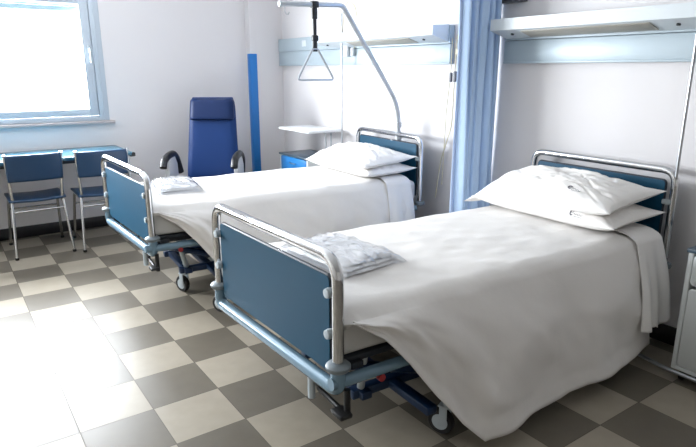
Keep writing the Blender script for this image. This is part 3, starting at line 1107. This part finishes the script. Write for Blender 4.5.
# ------------------------------------------------------------------ chairs at the table (local: back at y=0, faces +y)
def make_chair():
    c = empty('side_chair')
    hw = 0.195
    for s in (-1, 1):
        x = hw * s
        # rear leg, then its upright
        top_x = 0.180 * s
        MB().tube([(top_x, 0.055, 0.445), (x + 0.012 * s, 0.0, 0.012)], 0.0115, 12).build('rear_leg', 'chrome', c)
        up = MB()
        up.tube(rounded([(top_x * 0.97, 0.12, 0.430), (top_x * 0.97, 0.045, 0.440), (hw * s * 1.0, -0.012, 0.825)], 0.03), 0.0115, 12)
        up.build('back_upright', 'chrome', c)
        MB().tube(rounded([(top_x, 0.10, 0.437), (top_x, 0.36, 0.437), (top_x + 0.02 * s, 0.50, 0.012)], 0.03), 0.0115, 12).build('front_leg', 'chrome', c)
    MB().tube([(-0.183, 0.045, 0.37), (0.183, 0.045, 0.37)], 0.007, 10).build('stretcher', 'chrome', c)
    MB().tube([(-0.18, 0.40, 0.33), (0.18, 0.40, 0.33)], 0.007, 10).build('stretcher', 'chrome', c)
    m_ = MB()

    def seat_pt(u, v):
        return (-0.20 + 0.40 * u, 0.03 + 0.37 * v, 0.468 - 0.010 * math.sin(math.pi * u) + 0.006 * math.sin(v * 3))
    m_.grid(seat_pt, 14, 14)
    m_.build('seat', 'chairblue', c, solid=0.018)
    m_ = MB()

    def bp(u, v):
        a = -1 + 2 * u
        r_ = 1.0 - 0.03 * abs(2 * v - 1) ** 4
        return (0.192 * a * r_, -0.008 - 0.020 * (1 - a * a) - 0.032 * (v - 0.5) + 0.008, 0.615 + 0.205 * v)
    m_.grid(bp, 22, 12)
    m_.build('backrest', 'chairblue', c, solid=0.014)
    for s in (-1, 1):
        MB().lathe([(0.013, 0), (0.015, 0.003), (0.015, 0.018), (0.012, 0.02)], ((0.195 + 0.012) * s, 0.0, 0), (0, 0, 1), 12).build('foot_cap', 'black', c)
        MB().lathe([(0.013, 0), (0.015, 0.003), (0.015, 0.018), (0.012, 0.02)], (0.200 * s, 0.50, 0), (0, 0, 1), 12).build('foot_cap', 'black', c)
    return c


c1 = make_chair()
c2 = copy_tree(c1)
c1.location = (0.268, 2.97, 0)
c2.location = (0.748, 2.89, 0)
c2.rotation_euler = (0, 0, deg(-1))
tag(c1, 'blue chair with chrome legs at the table, the one farther left', 'chair', 'chairs at the window table')
tag(c2, 'blue chair with chrome legs at the table, partly behind a footboard', 'chair', 'chairs at the window table')

# ------------------------------------------------------------------ armchair (local: faces -y)
ac = empty('armchair', (1.765, 3.12, 0), deg(-34))
tag(ac, 'high-backed blue vinyl armchair with black armrests by the wall', 'armchair')


def tilt_pt(x, y, z):
    """back leans back"""
    return (x, y, z)


def cushion(name, m_, hw0, hw1, z0_, z1_, y0_, y1_, th, parent, n=18):
    k = MB()

    def f(side):
        def g_(u, v):
            a = -1 + 2 * u
            hw_ = hw0 + (hw1 - hw0) * v
            e = max(0, 1 - abs(a) ** 6) ** 0.4 * max(0, 1 - abs(2 * v - 1) ** 8) ** 0.4
            rx = 1 - 0.10 * abs(2 * v - 1) ** 12
            return (a * hw_ * rx, y0_ + (y1_ - y0_) * v + side * (th / 2) * (0.25 + 0.75 * e), z0_ + (z1_ - z0_) * v)
        return g_
    a = k.grid(f(-1), n, n)
    b = k.grid(f(1), n, n)
    # stitch the rim
    rim = lambda g_: [g_[i][0] for i in range(n)] + [g_[n - 1][j] for j in range(1, n)] + [g_[i][n - 1] for i in range(n - 2, -1, -1)] + [g_[0][j] for j in range(n - 2, 0, -1)]
    ra, rb = rim(a), rim(b)
    for i in range(len(ra)):
        j = (i + 1) % len(ra)
        k.bm.faces.new((ra[i], ra[j], rb[j], rb[i]))
    return k.build(name, m_, parent)


cushion('back_cushion', 'vinyl', 0.250, 0.208, 0.40, 1.19, 0.03, 0.20, 0.085, ac)
cushion('headrest', 'vinyl_dark', 0.210, 0.200, 0.985, 1.18, 0.115, 0.165, 0.10, ac)
MB().box((0, -0.20, 0.40), (0.50, 0.50, 0.12), 0.035, seg=4).build('seat_cushion', 'vinyl', ac)
cushion('leg_rest', 'vinyl', 0.22, 0.235, 0.10, 0.36, -0.50, -0.46, 0.07, ac)
for s in (-1, 1):
    side = MB()
    X = 0.300 * s
    outl = [(-0.40, 0.36), (-0.43, 0.64), (-0.38, 0.70), (-0.22, 0.70), (-0.15, 0.62), (-0.12, 0.36)]
    side.slab(outl, X - 0.022, X + 0.022, 'YZ', 0.01)
    sd = side.build('arm_panel', 'greypad', ac)
    slot = MB()
    slot.tube([(X - 0.026 * 1, -0.30, 0.46), (X - 0.026, -0.27, 0.56)], 0.012, 8)
    slot.tube([(X, -0.4055, 0.42), (X, -0.385, 0.55)], 0.010, 8)
    slot.build('arm_slot', 'black', sd)
    pad = MB()
    pad.tube(rounded([(X, -0.53, 0.635), (X, -0.50, 0.685), (X, -0.38, 0.715), (X, -0.20, 0.715), (X, -0.10, 0.66), (X * 0.95, -0.05, 0.52)], 0.05), 0.031, 14)
    pad.build('armrest', 'black', ac)
b = MB()
for s in (-1, 1):
    b.tube(rounded([(0.26 * s, -0.42, 0.03), (0.26 * s, 0.22, 0.03)], 0.02), 0.016, 12)
    b.tube([(0.26 * s, -0.12, 0.03), (0.26 * s, -0.12, 0.36)], 0.016, 12)
b.tube([(-0.26, -0.12, 0.20), (0.26, -0.12, 0.20)], 0.014, 12)
b.build('base_frame', 'satin', ac)
for s in (-1, 1):
    for y in (-0.40, 0.20):
        MB().lathe([(0.018, 0), (0.022, 0.003), (0.022, 0.016), (0.016, 0.018)], (0.26 * s, y, 0), (0, 0, 1), 14).build('foot', 'black', ac)
